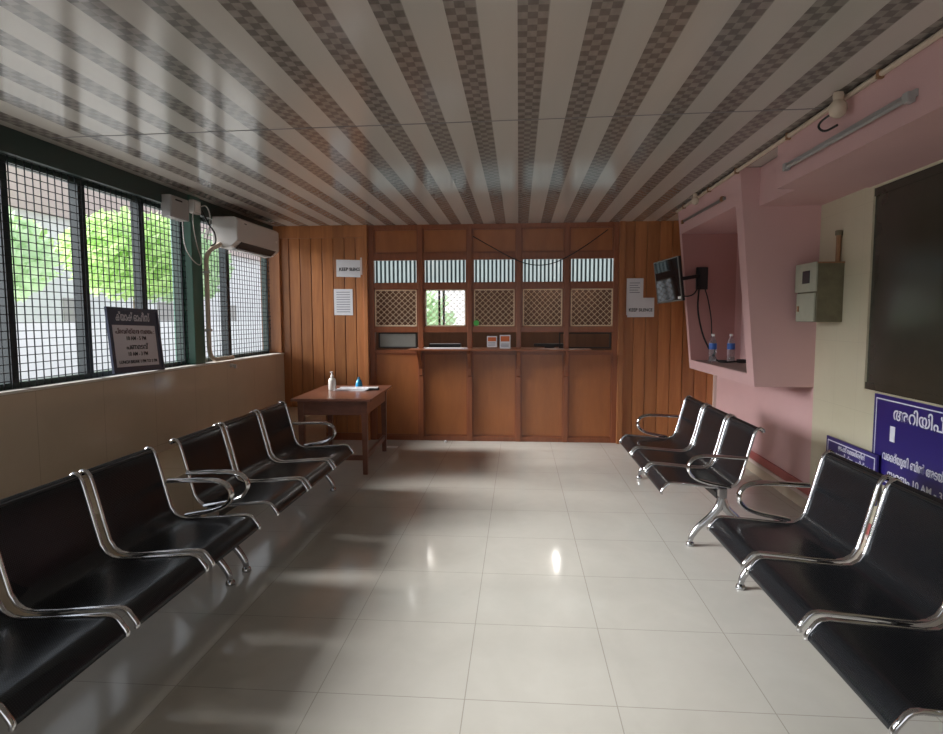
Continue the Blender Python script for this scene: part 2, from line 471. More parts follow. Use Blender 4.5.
# right wall
def rq(y0, y1, z0, z1, t=0.12, d=0.0):
    return [(wx(y0)-d, y0, z0), (wx(y0)+t, y0, z0), (wx(y1)+t, y1, z0), (wx(y1)-d, y1, z0)], [(wx(y0)-d, y0, z1), (wx(y0)+t, y0, z1), (wx(y1)+t, y1, z1), (wx(y1)-d, y1, z1)]
struct(MB().hexa(*rq(4.8, YB, 0.21, H)).build('wall_right', M['pink']))
struct(MB().hexa(*rq(4.085, 4.8, 0.21, H)).hexa(*rq(2.75, 4.085, 0.21, 1.055)).hexa(*rq(2.75, 4.085, 2.33, H)).hexa(*rq(YF, 2.75, 0.21, H)).build('wall_right_tiled', M['cream']))
struct(MB().hexa(*rq(YF, YB, 0.135, 0.21, 0.12, 0.012)).build('trim_8', M['band']))
struct(MB().hexa(*rq(YF, YB, 0.105, 0.135, 0.12, 0.022)).build('trim_9', M['bandw']))
struct(MB().hexa(*rq(YF, YB, 0.0, 0.105, 0.12, 0.004)).build('baseboard_right', M['lowtile']))
struct(MB().box(wx(YB)-0.035, wx(YB)+0.0, YB-0.03, YB, 0.21, H).build('trim_10', M['bandw']))
dw = struct(MB().hexa(*[[(wx(y)+dx, y, z) for (y, dx) in ((2.75, 0.006), (2.75, 0.1), (4.085, 0.1), (4.085, 0.006))] for z in (1.055, 1.1)]).hexa(*[[(wx(y)+dx, y, z) for (y, dx) in ((2.75, 0.006), (2.75, 0.1), (4.085, 0.1), (4.085, 0.006))] for z in (2.28, 2.33)]).build('window_3', M['darkwin']))
MB().hexa(*[[(wx(y)+dx, y, z) for (y, dx) in ((2.75, 0.014), (2.75, 0.09), (4.085, 0.09), (4.085, 0.014))] for z in (1.1, 2.28)]).build('shutter_panel', M['darkwin'], dw)

# soffit and fascia over the right side
sb = MB()
sb.box(1.81, 2.5, 4.13, 4.8, 2.355, H-0.005).box(1.66, 2.5, YF, 4.13, 2.345, H-0.005)
struct(sb.build('beam', M['pink']))

# niche: slanted front frame with a deep open recess
XT, XB_, NZ0, NZ1 = 1.662, 1.822, 0.983, 2.645
NY0, NY1 = 4.8, 6.585
def nf(z): return XT + (XB_-XT)*(2.62-z)/(2.62-0.983)
IZ0, IZ1, IY0, IY1 = 1.073, 2.385, 4.94, 6.52
nb = MB()
def npr(y0, y1, z0, z1):
    nb.hexa([(nf(z0), y0, z0), (wx(y0), y0, z0), (wx(y1), y1, z0), (nf(z0), y1, z0)], [(nf(z1), y0, z1), (wx(y0), y0, z1), (wx(y1), y1, z1), (nf(z1), y1, z1)])
npr(NY0, NY1, IZ1, NZ1); npr(NY0, NY1, NZ0, IZ0)
npr(NY0, IY0, IZ0, IZ1); npr(IY1, NY1, IZ0, IZ1)
niche = struct(nb.build('wall_niche', M['pink']))
MB().hexa([(nf(z_)+0.004, y_, z_) if k_ == 0 else (2.25, y_, z_) for (k_, y_, z_) in ((0, IY1-0.004, IZ0+0.0005), (1, IY1-0.004, IZ0+0.0005), (1, IY1-0.0005, IZ0+0.0005), (0, IY1-0.0005, IZ0+0.0005))], [(nf(z_)+0.004, y_, z_) if k_ == 0 else (2.25, y_, z_) for (k_, y_, z_) in ((0, IY1-0.004, IZ1-0.0005), (1, IY1-0.004, IZ1-0.0005), (1, IY1-0.0005, IZ1-0.0005), (0, IY1-0.0005, IZ1-0.0005))]).build('niche_lining', M['pinkd'], niche)  # thin sheet in a darker rose on the far inner side

MB().hexa([(nf(IZ0)+0.02, IY0+0.001, IZ0+0.0004), (2.25, IY0+0.001, IZ0+0.0004), (2.25, IY1-0.005, IZ0+0.0004), (nf(IZ0)+0.02, IY1-0.005, IZ0+0.0004)], [(nf(IZ0)+0.02, IY0+0.001, IZ0+0.0025), (2.25, IY0+0.001, IZ0+0.0025), (2.25, IY1-0.005, IZ0+0.0025), (nf(IZ0)+0.02, IY1-0.005, IZ0+0.0025)]).build('niche_shelf', M['dusty'], niche)
IZ0 += 0.003
# room end behind the camera, with a wide open entrance
struct(MB().box(-3.2, -1.3, YF-0.12, YF, 0, H).box(1.3, 2.4, YF-0.12, YF, 0, H).box(-1.3, 1.3, YF-0.12, YF, 2.25, H).build('wall_front', M['wall']))
# office room behind the counter
oy = 10.3
struct(MB().box(-2.6, -1.62, oy, oy+0.1, 0, H).box(-0.82, 2.6, oy, oy+0.1, 0, H).box(-1.62, -0.82, oy, oy+0.1, 0, 1.28).box(-1.62, -0.82, oy, oy+0.1, 2.2, H).build('wall_office', M['office']))
struct(MB().box(-2.7, -2.6, 7.47, oy+0.1, 0, H).build('wall_office_left', M['office']))
struct(MB().box(2.6, 2.7, 7.47, oy+0.1, 0, H).build('wall_office_right', M['office']))
struct(MB().box(-2.7, 2.7, 7.47, oy+0.1, H, H+0.08).build('ceiling_office', M['wall']))
wo = struct(MB().box(-1.62, -1.58, oy, oy+0.06, 1.28, 2.2).box(-0.86, -0.82, oy, oy+0.06, 1.28, 2.2).box(-1.58, -0.86, oy, oy+0.06, 1.28, 1.32).box(-1.58, -0.86, oy, oy+0.06, 2.16, 2.2).build('window_4', M['green']))
MB().box(-1.30, -1.26, oy+0.01, oy+0.05, 1.32, 2.16).build('mullion', M['green'], wo)

# ------------------------------------------------------------------ counter partition
CY = D + 0.055
ct = thing('service_counter', 'wooden service counter with five grilled windows across the back of the room', 'counter', (-0.32, CY, 0))
def cp(mb, name, m, par=None, bev=0.0, smooth=False):
    o = mb.build(name, m, None, smooth, None, bev); rel(o, par or ct); return o
SX = [-1.825, -1.2, -0.595, -0.0, 0.575, 1.165]
SW = [0.05, 0.03, 0.03, 0.03, 0.03, 0.04]
for i, x in enumerate(SX):
    cp(MB().box(x-SW[i], x+SW[i], CY-0.03, CY+0.045, 0.0, H+0.004), 'stile', M['rail'], bev=0.004)
for z0, z1, nm in ((0.0, 0.06, 'rail'), (1.085, 1.13, 'rail'), (1.345, 1.42, 'rail'), (1.87, 1.955, 'rail'), (2.225, 2.31, 'rail'), (2.6, H+0.003, 'rail')):
    cp(MB().box(-1.80, 1.15, CY-0.022, CY+0.04, z0, z1), nm, M['rail'], bev=0.004)
for i in range(5):
    x0, x1 = SX[i]+SW[i], SX[i+1]-SW[i+1]
    cp(MB().box(x0, x1, CY+0.0, CY+0.02, 0.06, 1.085), 'lower_panel', M['panel'])
    cp(MB().box(x0, x1, CY+0.005, CY+0.02, 2.31, 2.6), 'upper_panel', M['panel'])
    # raised beads around each panel
    for (za, zb) in ((0.06, 1.085), (2.31, 2.6)):
        bd = MB()
        bd.box(x0, x0+0.014, CY-0.012, CY+0.006, za, zb).box(x1-0.014, x1, CY-0.012, CY+0.006, za, zb)
        bd.box(x0+0.014, x1-0.014, CY-0.012, CY+0.006, za, za+0.014).box(x0+0.014, x1-0.014, CY-0.012, CY+0.006, zb-0.014, zb)
        cp(bd, 'panel_bead', M['rail'])
    # jambs narrow the upper openings
    for xa, xb in ((x0, x0+0.02), (x1-0.02, x1)):
        if xa > -1.7 and xb < 1.1 or i not in (0, 4) or (i == 0 and xb == x1) or (i == 4 and xa == x0):
            cp(MB().box(xa, xb, CY-0.008, CY+0.04, 1.42, 2.225), 'jamb', M['rail'])
    if i > 0: x0 += 0.02
    if i < 4: x1 -= 0.02
    # transom with upright slats; the pane's own glow stands in for daylight
    pn = cp(MB().box(x0, x1, CY+0.03, CY+0.036, 1.955, 2.225), 'transom_pane', M['pane'])
    sl = MB(); n = 10
    for k in range(n):
        xa = x0 + (x1-x0)*(k+0.28)/n
        sl.box(xa, xa + (x1-x0)/n*0.46, CY+0.014, CY+0.022, 1.957, 2.223)
    cp(sl, 'upright_slats', M['slatc'], pn)
    # diamond grille
    z0, z1 = 1.42, 1.87
    g = MB(); p = (x1-x0)/7.0; q = 0.07; yy = CY+0.01
    fr = 0.007
    g.box(x0, x0+fr*2, yy-0.008, yy+0.008, z0, z1).box(x1-fr*2, x1, yy-0.008, yy+0.008, z0, z1).box(x0, x1, yy-0.008, yy+0.008, z0, z0+fr*2).box(x0, x1, yy-0.008, yy+0.008, z1-fr*2, z1)
    s_ = q/p
    for sgn in (1, -1):
        c = -40
        for k in range(-20, 40):
            # line z = z0 + sgn*s_*(x-x0) + k*q
            pts = []
            for xx in (x0, x1):
                zz = z0 + sgn*s_*(xx-x0) + k*q
                pts.append((xx, zz))
            (xa, za), (xb, zb) = pts
            lo, hi = 0.0, 1.0
            dz = zb-za
            t0, t1 = (z0-za)/dz, (z1-za)/dz
            if t0 > t1: t0, t1 = t1, t0
            lo, hi = max(lo, t0), min(hi, t1)
            if hi-lo < 0.02: continue
            A = (xa+(xb-xa)*lo, yy+0.002*sgn, za+dz*lo); B = (xa+(xb-xa)*hi, yy+0.002*sgn, za+dz*hi)
            g.bar(A, B, 0.004, 0.0055)
    cp(g, 'diamond_grille', M['grille'])
cp(MB().box(-1.17, -0.62, CY+0.03, CY+0.04, 1.862, 1.885), 'window_track', M['rail'])
cp(MB().box(-0.99, -0.965, CY+0.04, CY+0.06, 1.42, 1.87), 'sash_bar', M['dark'])
# shelf and its brackets
cp(MB().box(-1.33, 0.86, CY-0.27, CY+0.24, 1.128, 1.15), 'counter_shelf', M['rail'], bev=0.005)
for x in (SX[1], SX[2], SX[3], SX[4]):
    b = MB(); w = 0.02
    prof = [(CY-0.03, 0.80), (CY-0.055, 0.82), (CY-0.06, 0.90), (CY-0.12, 1.0), (CY-0.22, 1.09), (CY-0.235, 1.128), (CY-0.03, 1.128)]
    v1 = [b.bm.verts.new((x-w, y, z)) for y, z in prof]; v2 = [b.bm.verts.new((x+w, y, z)) for y, z in prof]
    b.bm.faces.new(v1); b.bm.faces.new(list(reversed(v2)))
    for k in range(len(prof)):
        b.bm.faces.new((v1[k], v1[(k+1) % len(prof)], v2[(k+1) % len(prof)], v2[k]))
    cp(b, 'bracket', M['rail'])
# framed sliding glass at the first and last pay openings
for (xa, xb) in ((-1.735, -1.255), (0.49, 1.11)):
    fr = MB(); w = 0.016; y0, y1 = CY-0.0, CY+0.02
    fr.box(xa, xa+w, y0, y1, 1.152, 1.343).box(xb-w, xb, y0, y1, 1.152, 1.343).box(xa+w, xb-w, y0, y1, 1.152, 1.168).box(xa+w, xb-w, y0, y1, 1.327, 1.343)
    cp(fr, 'opening_frame', M['dark'])
cp(MB().box(-1.719, -1.271, CY+0.008, CY+0.012, 1.168, 1.327), 'opening_pane', M['greypane'])
bpy.data.objects['opening_pane']['label'] = 'grey glazed pay opening'

# drooping black wire above the counter
wp = curve_pts([(-0.551, CY-0.045, 2.5), (-0.346, CY-0.05, 2.382), (-0.082, CY-0.05, 2.237), (0.133, CY-0.05, 2.16), (0.347, CY-0.05, 2.158), (0.548, CY-0.05, 2.231), (0.782, CY-0.05, 2.369), (1.05, CY-0.045, 2.56)], 5)
tag(MB().tube(wp, 0.006, 6).build('hanging_wire', M['blackp']), 'thin black wire drooping in an arc across the upper counter panels', 'wire')

# things on and behind the counter
def leaflet(name, x0, x1, z0, z1, y, label, tilt=0.0):
    o = MB().box(x0, x1, y, y+0.003, z0, z1).build(name, M['paper'])
    MB().box(x0+0.012, x1-0.012, y-0.001, y, (z0+z1)/2+0.004, z1-0.014).build('printed_picture', M['orange'], o)
    m = MB()
    for k in range(3):
        m.box(x0+0.014, x1-0.02, y-0.001, y, z0+0.02+k*0.016, z0+0.026+k*0.016)
    m.build('printed_lines', M['inkg'], o)
    return tag(o, label, 'leaflet')
leaflet('leaflet', -0.385, -0.262, 1.165, 1.30, CY-0.025, 'smaller leaflet with orange picture set against the wood, left of its pair')
leaflet('leaflet', -0.228, -0.098, 1.15, 1.315, CY-0.06, 'larger white bordered leaflet with orange picture standing on the counter shelf')
st = MB().lathe([(0.034, 0.0), (0.034, 0.002)], (-0.515, CY-0.022, 1.46), 20, 'y').build('sticker', M['stick'])
tag(st, 'round bright green sticker at the corner of the middle grille', 'sticker')
mo = thing('monitor', 'low black monitor lying behind the fourth pay opening', 'monitor', (0.36, CY+0.14, 1.15))
rel(MB().box(0.19, 0.56, CY+0.12, CY+0.16, 1.165, 1.205).build('screen_case', M['blackp'], bev=0.004), mo)
rel(MB().box(0.32, 0.44, CY+0.10, CY+0.2, 1.1505, 1.165).build('stand', M['blackp']), mo)
tag(MB().box(-1.12, -0.66, CY-0.19, CY+0.06, 1.1505, 1.158).build('paper_stack', M['paper']), 'flat white paper lying on the shelf at the second pay opening', 'paper')
tag(MB().box(-1.12, -0.72, CY+0.10, CY+0.22, 1.1505, 1.20, 0.008).build('keyboard', M['blackp']), 'black keyboard lying behind the second pay opening', 'keyboard')
LAMPS = ((-1.55, 10.0, 'lit round lamp at the far end of the office ceiling, above the office window'), (0.66, 9.95, 'lit round lamp at the far end of the office ceiling, behind the fourth grille'),
         (-1.54, 8.45, 'lit round lamp on the office ceiling close behind the first transom slats'), (0.71, 8.3, 'lit round lamp on the office ceiling close behind the last transom slats'))
for k, (x, y, lb) in enumerate(LAMPS):
    t = thing('office_lamp', lb, 'lamp', (x, y, H), 0, 'round lamps on the office ceiling')
    MB().lathe([(0.05, -0.03), (0.05, 0.0)], (0, 0, 0), 16).build('lamp_holder', M['white'], t)
    MB().lathe([(0.014, -0.09), (0.026, -0.08), (0.03, -0.055), (0.02, -0.03)], (0, 0, 0), 16).build('bulb', M['lampon'], t, True)

# ------------------------------------------------------------------ benches
L3 = 1.72; PITCH = L3/3
PROF = [(-0.336, 0.340), (-0.338, 0.352), (-0.331, 0.366), (-0.304, 0.402), (-0.290, 0.412), (-0.265, 0.416), (-0.15, 0.407), (-0.02, 0.394), (0.07, 0.388), (0.115, 0.394), (0.15, 0.415), (0.175, 0.455), (0.197, 0.535), (0.223, 0.64), (0.246, 0.73), (0.257, 0.765), (0.273, 0.786), (0.291, 0.792), (0.307, 0.782), (0.312, 0.766)]
def prof_off(d):
    out = []
    for i in range(len(PROF)):
        a = Vector(PROF[max(0, i-1)]); b = Vector(PROF[min(len(PROF)-1, i+1)]); t = (b-a).normalized()
        out.append((PROF[i][0]-t.y*d, PROF[i][1]+t.x*d))
    return out
def make_bench():
    root = thing('waiting_bench', 'x', 'bench')
    for i in range(3):
        xc = (i-1)*PITCH
        s = MB().sheet(PROF, xc-0.247, xc+0.247, 0.005).build('seat', M['black'], root, True)
        # raised stiffening folds at the edge of the seat
        for sg in (-1, 1):
            pts = [(xc+sg*0.257, p[0], p[1]) for p in prof_off(0.001)]
            MB().tube(pts, 0.0115, 10, True, 0.9).build('seat_rail', M['chrome'], s, True)
        MB().box(xc-0.2, xc+0.2, 0.0, 0.06, 0.362, 0.386).build('seat_bracket', M['blackp'], s)
        MB().tube([(xc-0.25, 0.268, 0.775), (xc+0.25, 0.268, 0.775)], 0.008, 8).build('top_bar', M['blackp'], s, True)
    MB().box(-L3/2+0.03, L3/2-0.03, 0.02, 0.08, 0.315, 0.362, 0.006).build('beam', M['blackp'], root)
    for sg in (-1, 1):
        xa = sg*(L3/2-0.005)
        loop = curve_pts([(xa, 0.198, 0.598), (xa, 0.13, 0.600), (xa, 0.02, 0.606), (xa, -0.08, 0.605), (xa, -0.14, 0.586), (xa, -0.17, 0.545), (xa, -0.165, 0.497), (xa, -0.125, 0.457), (xa, -0.05, 0.430), (xa, 0.04, 0.413), (xa, 0.10, 0.40)], 5)
        MB().tube(loop, 0.0135, 10, True, 1.7).build('armrest', M['chrome'], root, True)
        xl = sg*(L3/2-0.005)
        lg = MB()
        front = curve_pts([(xl, -0.147, 0.028), (xl, -0.135, 0.07), (xl, -0.09, 0.135), (xl, -0.02, 0.20), (xl, 0.03, 0.265), (xl, 0.05, 0.33)], 5)
        n = len(front); lg.tube(front, [0.015+0.013*i/(n-1) for i in range(n)], 10, True, 1.1)
        rear = curve_pts([(xl, 0.285, 0.028), (xl, 0.275, 0.07), (xl, 0.22, 0.135), (xl, 0.14, 0.20), (xl, 0.075, 0.265), (xl, 0.05, 0.33)], 5)
        lg.tube(rear, [0.015+0.013*i/(n-1) for i in range(n)], 10, True, 1.1)
        leg = lg.build('leg', M['cast'], root, True)
        for y in (-0.147, 0.285):
            MB().lathe([(0.026, 0.0), (0.028, 0.006), (0.024, 0.022), (0.014, 0.032)], (xl, y, 0), 14).build('foot', M['cast'], leg, True)
        # upright bracket from the beam to the arm
        MB().bar((xl, 0.05, 0.33), (xl, 0.05, 0.395), 0.05, 0.05).build('arm_bracket', M['cast'], leg)
    return root
def copy_tree(o, parent=None):
    c = o.copy(); COL.objects.link(c)
    if parent is not None: c.parent = parent
    for ch in list(o.children): copy_tree(ch, c)
    return c
GB = 'three seat steel benches along the walls'
proto = make_bench()
benches = [
    ((-1.775, 4.265, 0), PI/2, 'black three seat steel bench by the windows, its far arm beside the wooden table'),
    ((-1.785, 2.37, 0), PI/2, 'nearest black steel bench under the windows, in front of the leaning sign'),
    ((1.295, 4.88, 0), -PI/2, 'black three seat steel bench below the pink niche, nearest the wooden counter'),
    ((1.395, 2.53, 0), -PI/2, 'black steel bench standing in front of the navy sign boards'),
]
for i, (loc, rz, lb) in enumerate(benches):
    o = proto if i == 0 else copy_tree(proto)
    o.location = loc; o.rotation_euler = (0, 0, rz); o['label'] = lb; o['group'] = GB

# ------------------------------------------------------------------ wooden table
TX0, TX1, TY0, TY1 = -2.205, -1.425, 5.60, 6.80
tb = thing('wooden_table', 'dark brown wooden table with papers on top, against the plank wall', 'table', ((TX0+TX1)/2, (TY0+TY1)/2, 0))
def tp(mb, nm, bev=0.003): return rel(mb.build(nm, M['table'], None, False, None, bev), tb)
tp(MB().box(TX0, TX1, TY0, TY1, 0.725, 0.75), 'table_top', 0.004)
ax0, ax1, ay0, ay1 = TX0+0.05, TX1-0.05, TY0+0.05, TY1-0.05
tp(MB().box(ax0+0.01, ax1-0.01, ay0+0.01, ay0+0.03, 0.585, 0.725).box(ax0+0.01, ax1-0.01, ay1-0.03, ay1-0.01, 0.585, 0.725).box(ax0+0.01, ax0+0.03, ay0+0.03, ay1-0.03, 0.585, 0.725).box(ax1-0.03, ax1-0.01, ay0+0.03, ay1-0.03, 0.585, 0.725), 'apron')
for x in (ax0, ax1-0.062):
    for y in (ay0, ay1-0.062):
        w = 0.062; i_ = 0.009
        tp(MB().hexa([(x+i_, y+i_, 0), (x+w-i_, y+i_, 0), (x+w-i_, y+w-i_, 0), (x+i_, y+w-i_, 0)], [(x, y, 0.725), (x+w, y, 0.725), (x+w, y+w, 0.725), (x, y+w, 0.725)]), 'leg')
tp(MB().box(ax0+0.05, ax1-0.05, ay0+0.015, ay0+0.045, 0.14, 0.19), 'stretcher')
tp(MB().box(ax0+0.015, ax0+0.045, ay0+0.05, ay1-0.05, 0.14, 0.19), 'stretcher')
tp(MB().box(ax1-0.045, ax1-0.015, ay0+0.05, ay1-0.05, 0.14, 0.19), 'stretcher')

tb.rotation_euler = (0, 0, math.radians(2.6))
# table things
sb_ = thing('sanitizer_bottle', 'white pump bottle standing on the wooden table', 'bottle', (-2.0, 6.33, 0.75))
MB().lathe([(0.036, 0), (0.04, 0.006), (0.04, 0.10), (0.034, 0.12), (0.016, 0.132), (0.015, 0.14)], (0, 0, 0), 20).build('body', M['milky'], sb_, True)
MB().lathe([(0.017, 0.14), (0.017, 0.16), (0.008, 0.163), (0.007, 0.185)], (0, 0, 0), 14).box(-0.012, 0.012, -0.03, 0.012, 0.185, 0.198, 0.003).build('pump_head', M['capw'], sb_, True)
bb = thing('spray_bottle', 'small blue bottle with a dark cap on the wooden table', 'bottle', (-1.765, 6.55, 0.75))
MB().lathe([(0.038, 0), (0.04, 0.005), (0.036, 0.05), (0.026, 0.085), (0.014, 0.095)], (0, 0, 0), 18).build('body', M['cyan'], bb, True)
MB().lathe([(0.015, 0.095), (0.015, 0.115), (0.007, 0.12)], (0, 0, 0), 14).build('cap', mat('teal_cap', rgb(60, 96, 120), 0.4), bb, True)
pp = MB()
for k in range(5):
    a = 0.03*(k-2); cx, cy = -1.79+0.006*k, 6.36
    c_, s_ = math.cos(a), math.sin(a)
    q = [(cx + u*0.17*c_ - v*0.11*s_, cy + u*0.17*s_ + v*0.11*c_) for u, v in ((-1, -1), (1, -1), (1, 1), (-1, 1))]
    z = 0.7505+0.004*k
    pp.hexa([(x, y, z) for x, y in q], [(x, y, z+0.0035) for x, y in q])
tag(pp.build('paper_pile', M['paper']), 'loose pile of white papers lying on the wooden table', 'papers')
sp = thing('ink_pad', 'small dark box with a white top beside the papers on the table', 'box', (-1.56, 6.36, 0.75))
MB().box(-0.06, 0.06, -0.04, 0.04, 0.0005, 0.02, 0.003).build('base', M['dark'], sp)
MB().box(-0.055, 0.055, -0.03, 0.045, 0.02, 0.03, 0.003).build('lid', M['capw'], sp)
tag(MB().box(-1.585, -1.42, 6.9, 6.98, 0.0005, 0.006).build('paper_strip', M['paper']), 'flat white strip of paper on the floor beyond the wooden table', 'paper')
tag(MB().lathe([(0.012, 0.0), (0.018, 0.008), (0.014, 0.02), (0.004, 0.024)], (-0.89, 7.27, 0.0), 9).build('crumpled_paper', M['paper']), 'tiny crumpled white scrap on the floor below the counter', 'litter')

# ------------------------------------------------------------------ left wall things
AX0, AX1, AY0, AY1 = -3.03, -2.77, 5.84, 6.88
ac = thing('air_conditioner', 'white split air conditioner mounted high at the corner over the window', 'air conditioner', (-2.9, 6.36, 2.2))
prof = [(AX0, 2.245), (AX0, 2.525), (AX1-0.03, 2.525), (AX1, 2.505), (AX1, 2.29), (AX1-0.07, 2.232), (AX1-0.16, 2.215)]
b = MB(); v1 = [b.bm.verts.new((x, AY0, z)) for x, z in prof]; v2 = [b.bm.verts.new((x, AY1, z)) for x, z in prof]
b.bm.faces.new(v1); b.bm.faces.new(list(reversed(v2)))
for k in range(len(prof)): b.bm.faces.new((v1[k], v1[(k+1) % len(prof)], v2[(k+1) % len(prof)], v2[k]))
rel(b.build('body', M['white'], None, False, None, 0.008), ac)
rel(MB().box(AX1-0.002, AX1+0.003, AY0+0.01, AY1-0.01, 2.302, 2.50).build('front_cover', M['white'], None, False, None, 0.002), ac)
rel(MB().hexa([(AX1-0.064, AY0+0.09, 2.226), (AX1-0.058, AY0+0.09, 2.231), (AX1-0.058, AY1-0.09, 2.231), (AX1-0.064, AY1-0.09, 2.226)], [(AX1-0.004, AY0+0.09, 2.284), (AX1+0.002, AY0+0.09, 2.28), (AX1+0.002, AY1-0.09, 2.28), (AX1-0.004, AY1-0.09, 2.284)]).build('air_outlet', M['dark']), ac)
rel(MB().bar((AX1-0.085, AY0+0.1, 2.214), (AX1-0.085, AY1-0.1, 2.214), 0.05, 0.008).build('louver', M['grey']), ac)
rel(MB().box(AX1+0.003, AX1+0.005, AY1-0.1, AY1-0.06, 2.375, 2.40).build('display_light', M['capw']), ac)
rel(MB().box(AX1+0.003, AX1+0.0045, AY0+0.16, AY0+0.21, 2.468, 2.478).build('badge', M['blackp']), ac)

jb = thing('junction_box', 'grey metal box fixed under the green header left of the air conditioner', 'box', (-2.97, 5.08, 2.38))
rel(MB().box(-3.03, -2.945, 4.99, 5.28, 2.385, 2.57, 0.004).build('body', M['grey']), jb)
rel(MB().box(-2.945, -2.939, 5.0, 5.27, 2.395, 2.56).build('cover', M['grey']), jb)
rel(MB().box(-2.939, -2.934, 5.06, 5.16, 2.53, 2.543).build('vent_slot', M['dark']), jb)
js = thing('switch_box', 'small white socket box under the ceiling at the green column', 'socket', (-2.95, 5.72, 2.5))
rel(MB().box(-3.0, -2.95, 5.38, 5.50, 2.48, 2.60, 0.004).build('body', M['white']), js)
rel(MB().box(-2.95, -2.945, 5.395, 5.485, 2.495, 2.585).build('face_plate', M['capw']), js)
# hanging flex around the column
def cable(name, pts, r, m, label, n=6):
    return tag(MB().tube(curve_pts(pts, n), r, 7).build(name, m, None, True), label, 'cable')
rel(MB().tube(curve_pts([(-2.975, 5.40, 2.50), (-2.975, 5.40, 2.36), (-2.98, 5.46, 2.2), (-2.985, 5.53, 2.08), (-2.985, 5.50, 2.02), (-2.985, 5.36, 2.07), (-2.98, 5.25, 2.18), (-2.975, 5.22, 2.40)], 6), 0.0045, 7).build('cable', M['white'], None, True), jb)
cable('socket_flex', [(-2.93, 5.46, 2.55), (-2.93, 5.56, 2.57), (-2.94, 5.64, 2.50), (-2.955, 5.64, 2.36), (-2.965, 5.60, 2.24)], 0.0055, M['white'], 'short white cord hanging from the socket box beside the air conditioner')
cable('black_cable', [(-2.93, 5.48, 2.52), (-2.93, 5.58, 2.42), (-2.92, 5.68, 2.34), (-2.925, 5.70, 2.25), (-2.95, 5.66, 2.215)], 0.008, M['blackp'], 'thick black cable curling down the green column by the air conditioner')
pi_ = thing('drain_pipe', 'ivory drain pipe running from the air conditioner down the column to the sill', 'pipe', (-2.95, 5.7, 1.1))
pts = curve_pts([(-2.945, 5.838, 2.255), (-2.95, 5.80, 2.235), (-2.965, 5.70, 2.19), (-2.972, 5.62, 2.12), (-2.973, 5.60, 2.02), (-2.973, 5.60, 1.7), (-2.973, 5.60, 1.3), (-2.972, 5.615, 1.18), (-2.965, 5.68, 1.122), (-2.955, 5.8, 1.119), (-2.945, 6.02, 1.119)], 6)
rel(MB().tube(pts, 0.021, 10).build('pipe_run', M['ivory'], None, True), pi_)
for z in (1.95, 1.4):
    rel(MB().box(-3.01, -2.945, 5.572, 5.628, z, z+0.02, 0.003).build('clip', M['white']), pi_)
tp_ = thing('tap_fitting', 'small white pipe fitting sticking out of the low wall under the pipe end', 'fitting', (XL, 6.0, 1.03))
rel(MB().lathe([(0.02, 0.0), (0.02, 0.03), (0.012, 0.034), (0.012, 0.07)], (lw(5.97)-0.004, 5.97, 1.04), 12, 'x').build('stub', M['white'], None, True), tp_)
rel(MB().box(lw(5.97)+0.04, lw(5.97)+0.065, 5.955, 5.985, 1.01, 1.04, 0.003).build('nozzle', M['white']), tp_)

# leaning sign on the sill, one plane: right runs along +y, it leans back to the mesh
sg = thing('opening_hours_sign', 'dark framed opening hours sign with pale face leaning on the window sill', 'sign', (-2.98, 4.53, 1.092))
R_ = Vector((0.0, 1.0, -0.03)).normalized(); U_ = Vector((-0.05, 0.0146, 0.485)).normalized(); Nn = R_.cross(U_).normalized()
O_ = Vector((-2.99, 4.22, 1.111))
W_, H_ = 0.635, 0.50
def sp_(u, v, d=0.0): return O_ + R_*u + U_*v + Nn*d
def plate(u0, u1, v0, v1, d0, d1): return MB().hexa([sp_(u0, v0, d0), sp_(u1, v0, d0), sp_(u1, v1, d0), sp_(u0, v1, d0)], [sp_(u0, v0, d1), sp_(u1, v0, d1), sp_(u1, v1, d1), sp_(u0, v1, d1)])
rel(plate(0, W_, 0, H_, 0.0, 0.012).build('board', M['slate']), sg)
fr = MB()
for a in ((0, W_, 0, 0.02), (0, W_, H_-0.02, H_), (0, 0.025, 0.02, H_-0.02), (W_-0.025, W_, 0.02, H_-0.02)):
    fr.hexa([sp_(a[0], a[2], 0.012), sp_(a[1], a[2], 0.012), sp_(a[1], a[3], 0.012), sp_(a[0], a[3], 0.012)], [sp_(a[0], a[2], 0.018), sp_(a[1], a[2], 0.018), sp_(a[1], a[3], 0.018), sp_(a[0], a[3], 0.018)])
rel(fr.build('frame', M['slate']), sg)
rel(plate(0.045, W_-0.065, 0.045, 0.365, 0.012, 0.014).build('face', M['signface']), sg)
def stext(body, size, m, u, v, w): return text('lettering', body, size, m, sp_(u, v, 0.0155), R_, U_, sg, width=w, bold=size*0.012)
stext('ക്യാഷ് ഓഫീസ്', 0.085, M['signink'], 0.30, 0.425, 0.42)
stext('പ്രവർത്തന സമയം :', 0.052, M['maroon'], 0.31, 0.315, 0.48)
stext('10 AM - 5 PM', 0.042, M['ink'], 0.31, 0.262, 0.24)
stext('പണമടവ്', 0.055, M['ink'], 0.31, 0.195, 0.27)
stext('10 AM - 3 PM', 0.042, M['ink'], 0.31, 0.14, 0.24)
stext('LUNCH BREAK 1 PM TO 2 PM', 0.034, M['ink'], 0.31, 0.08, 0.47)

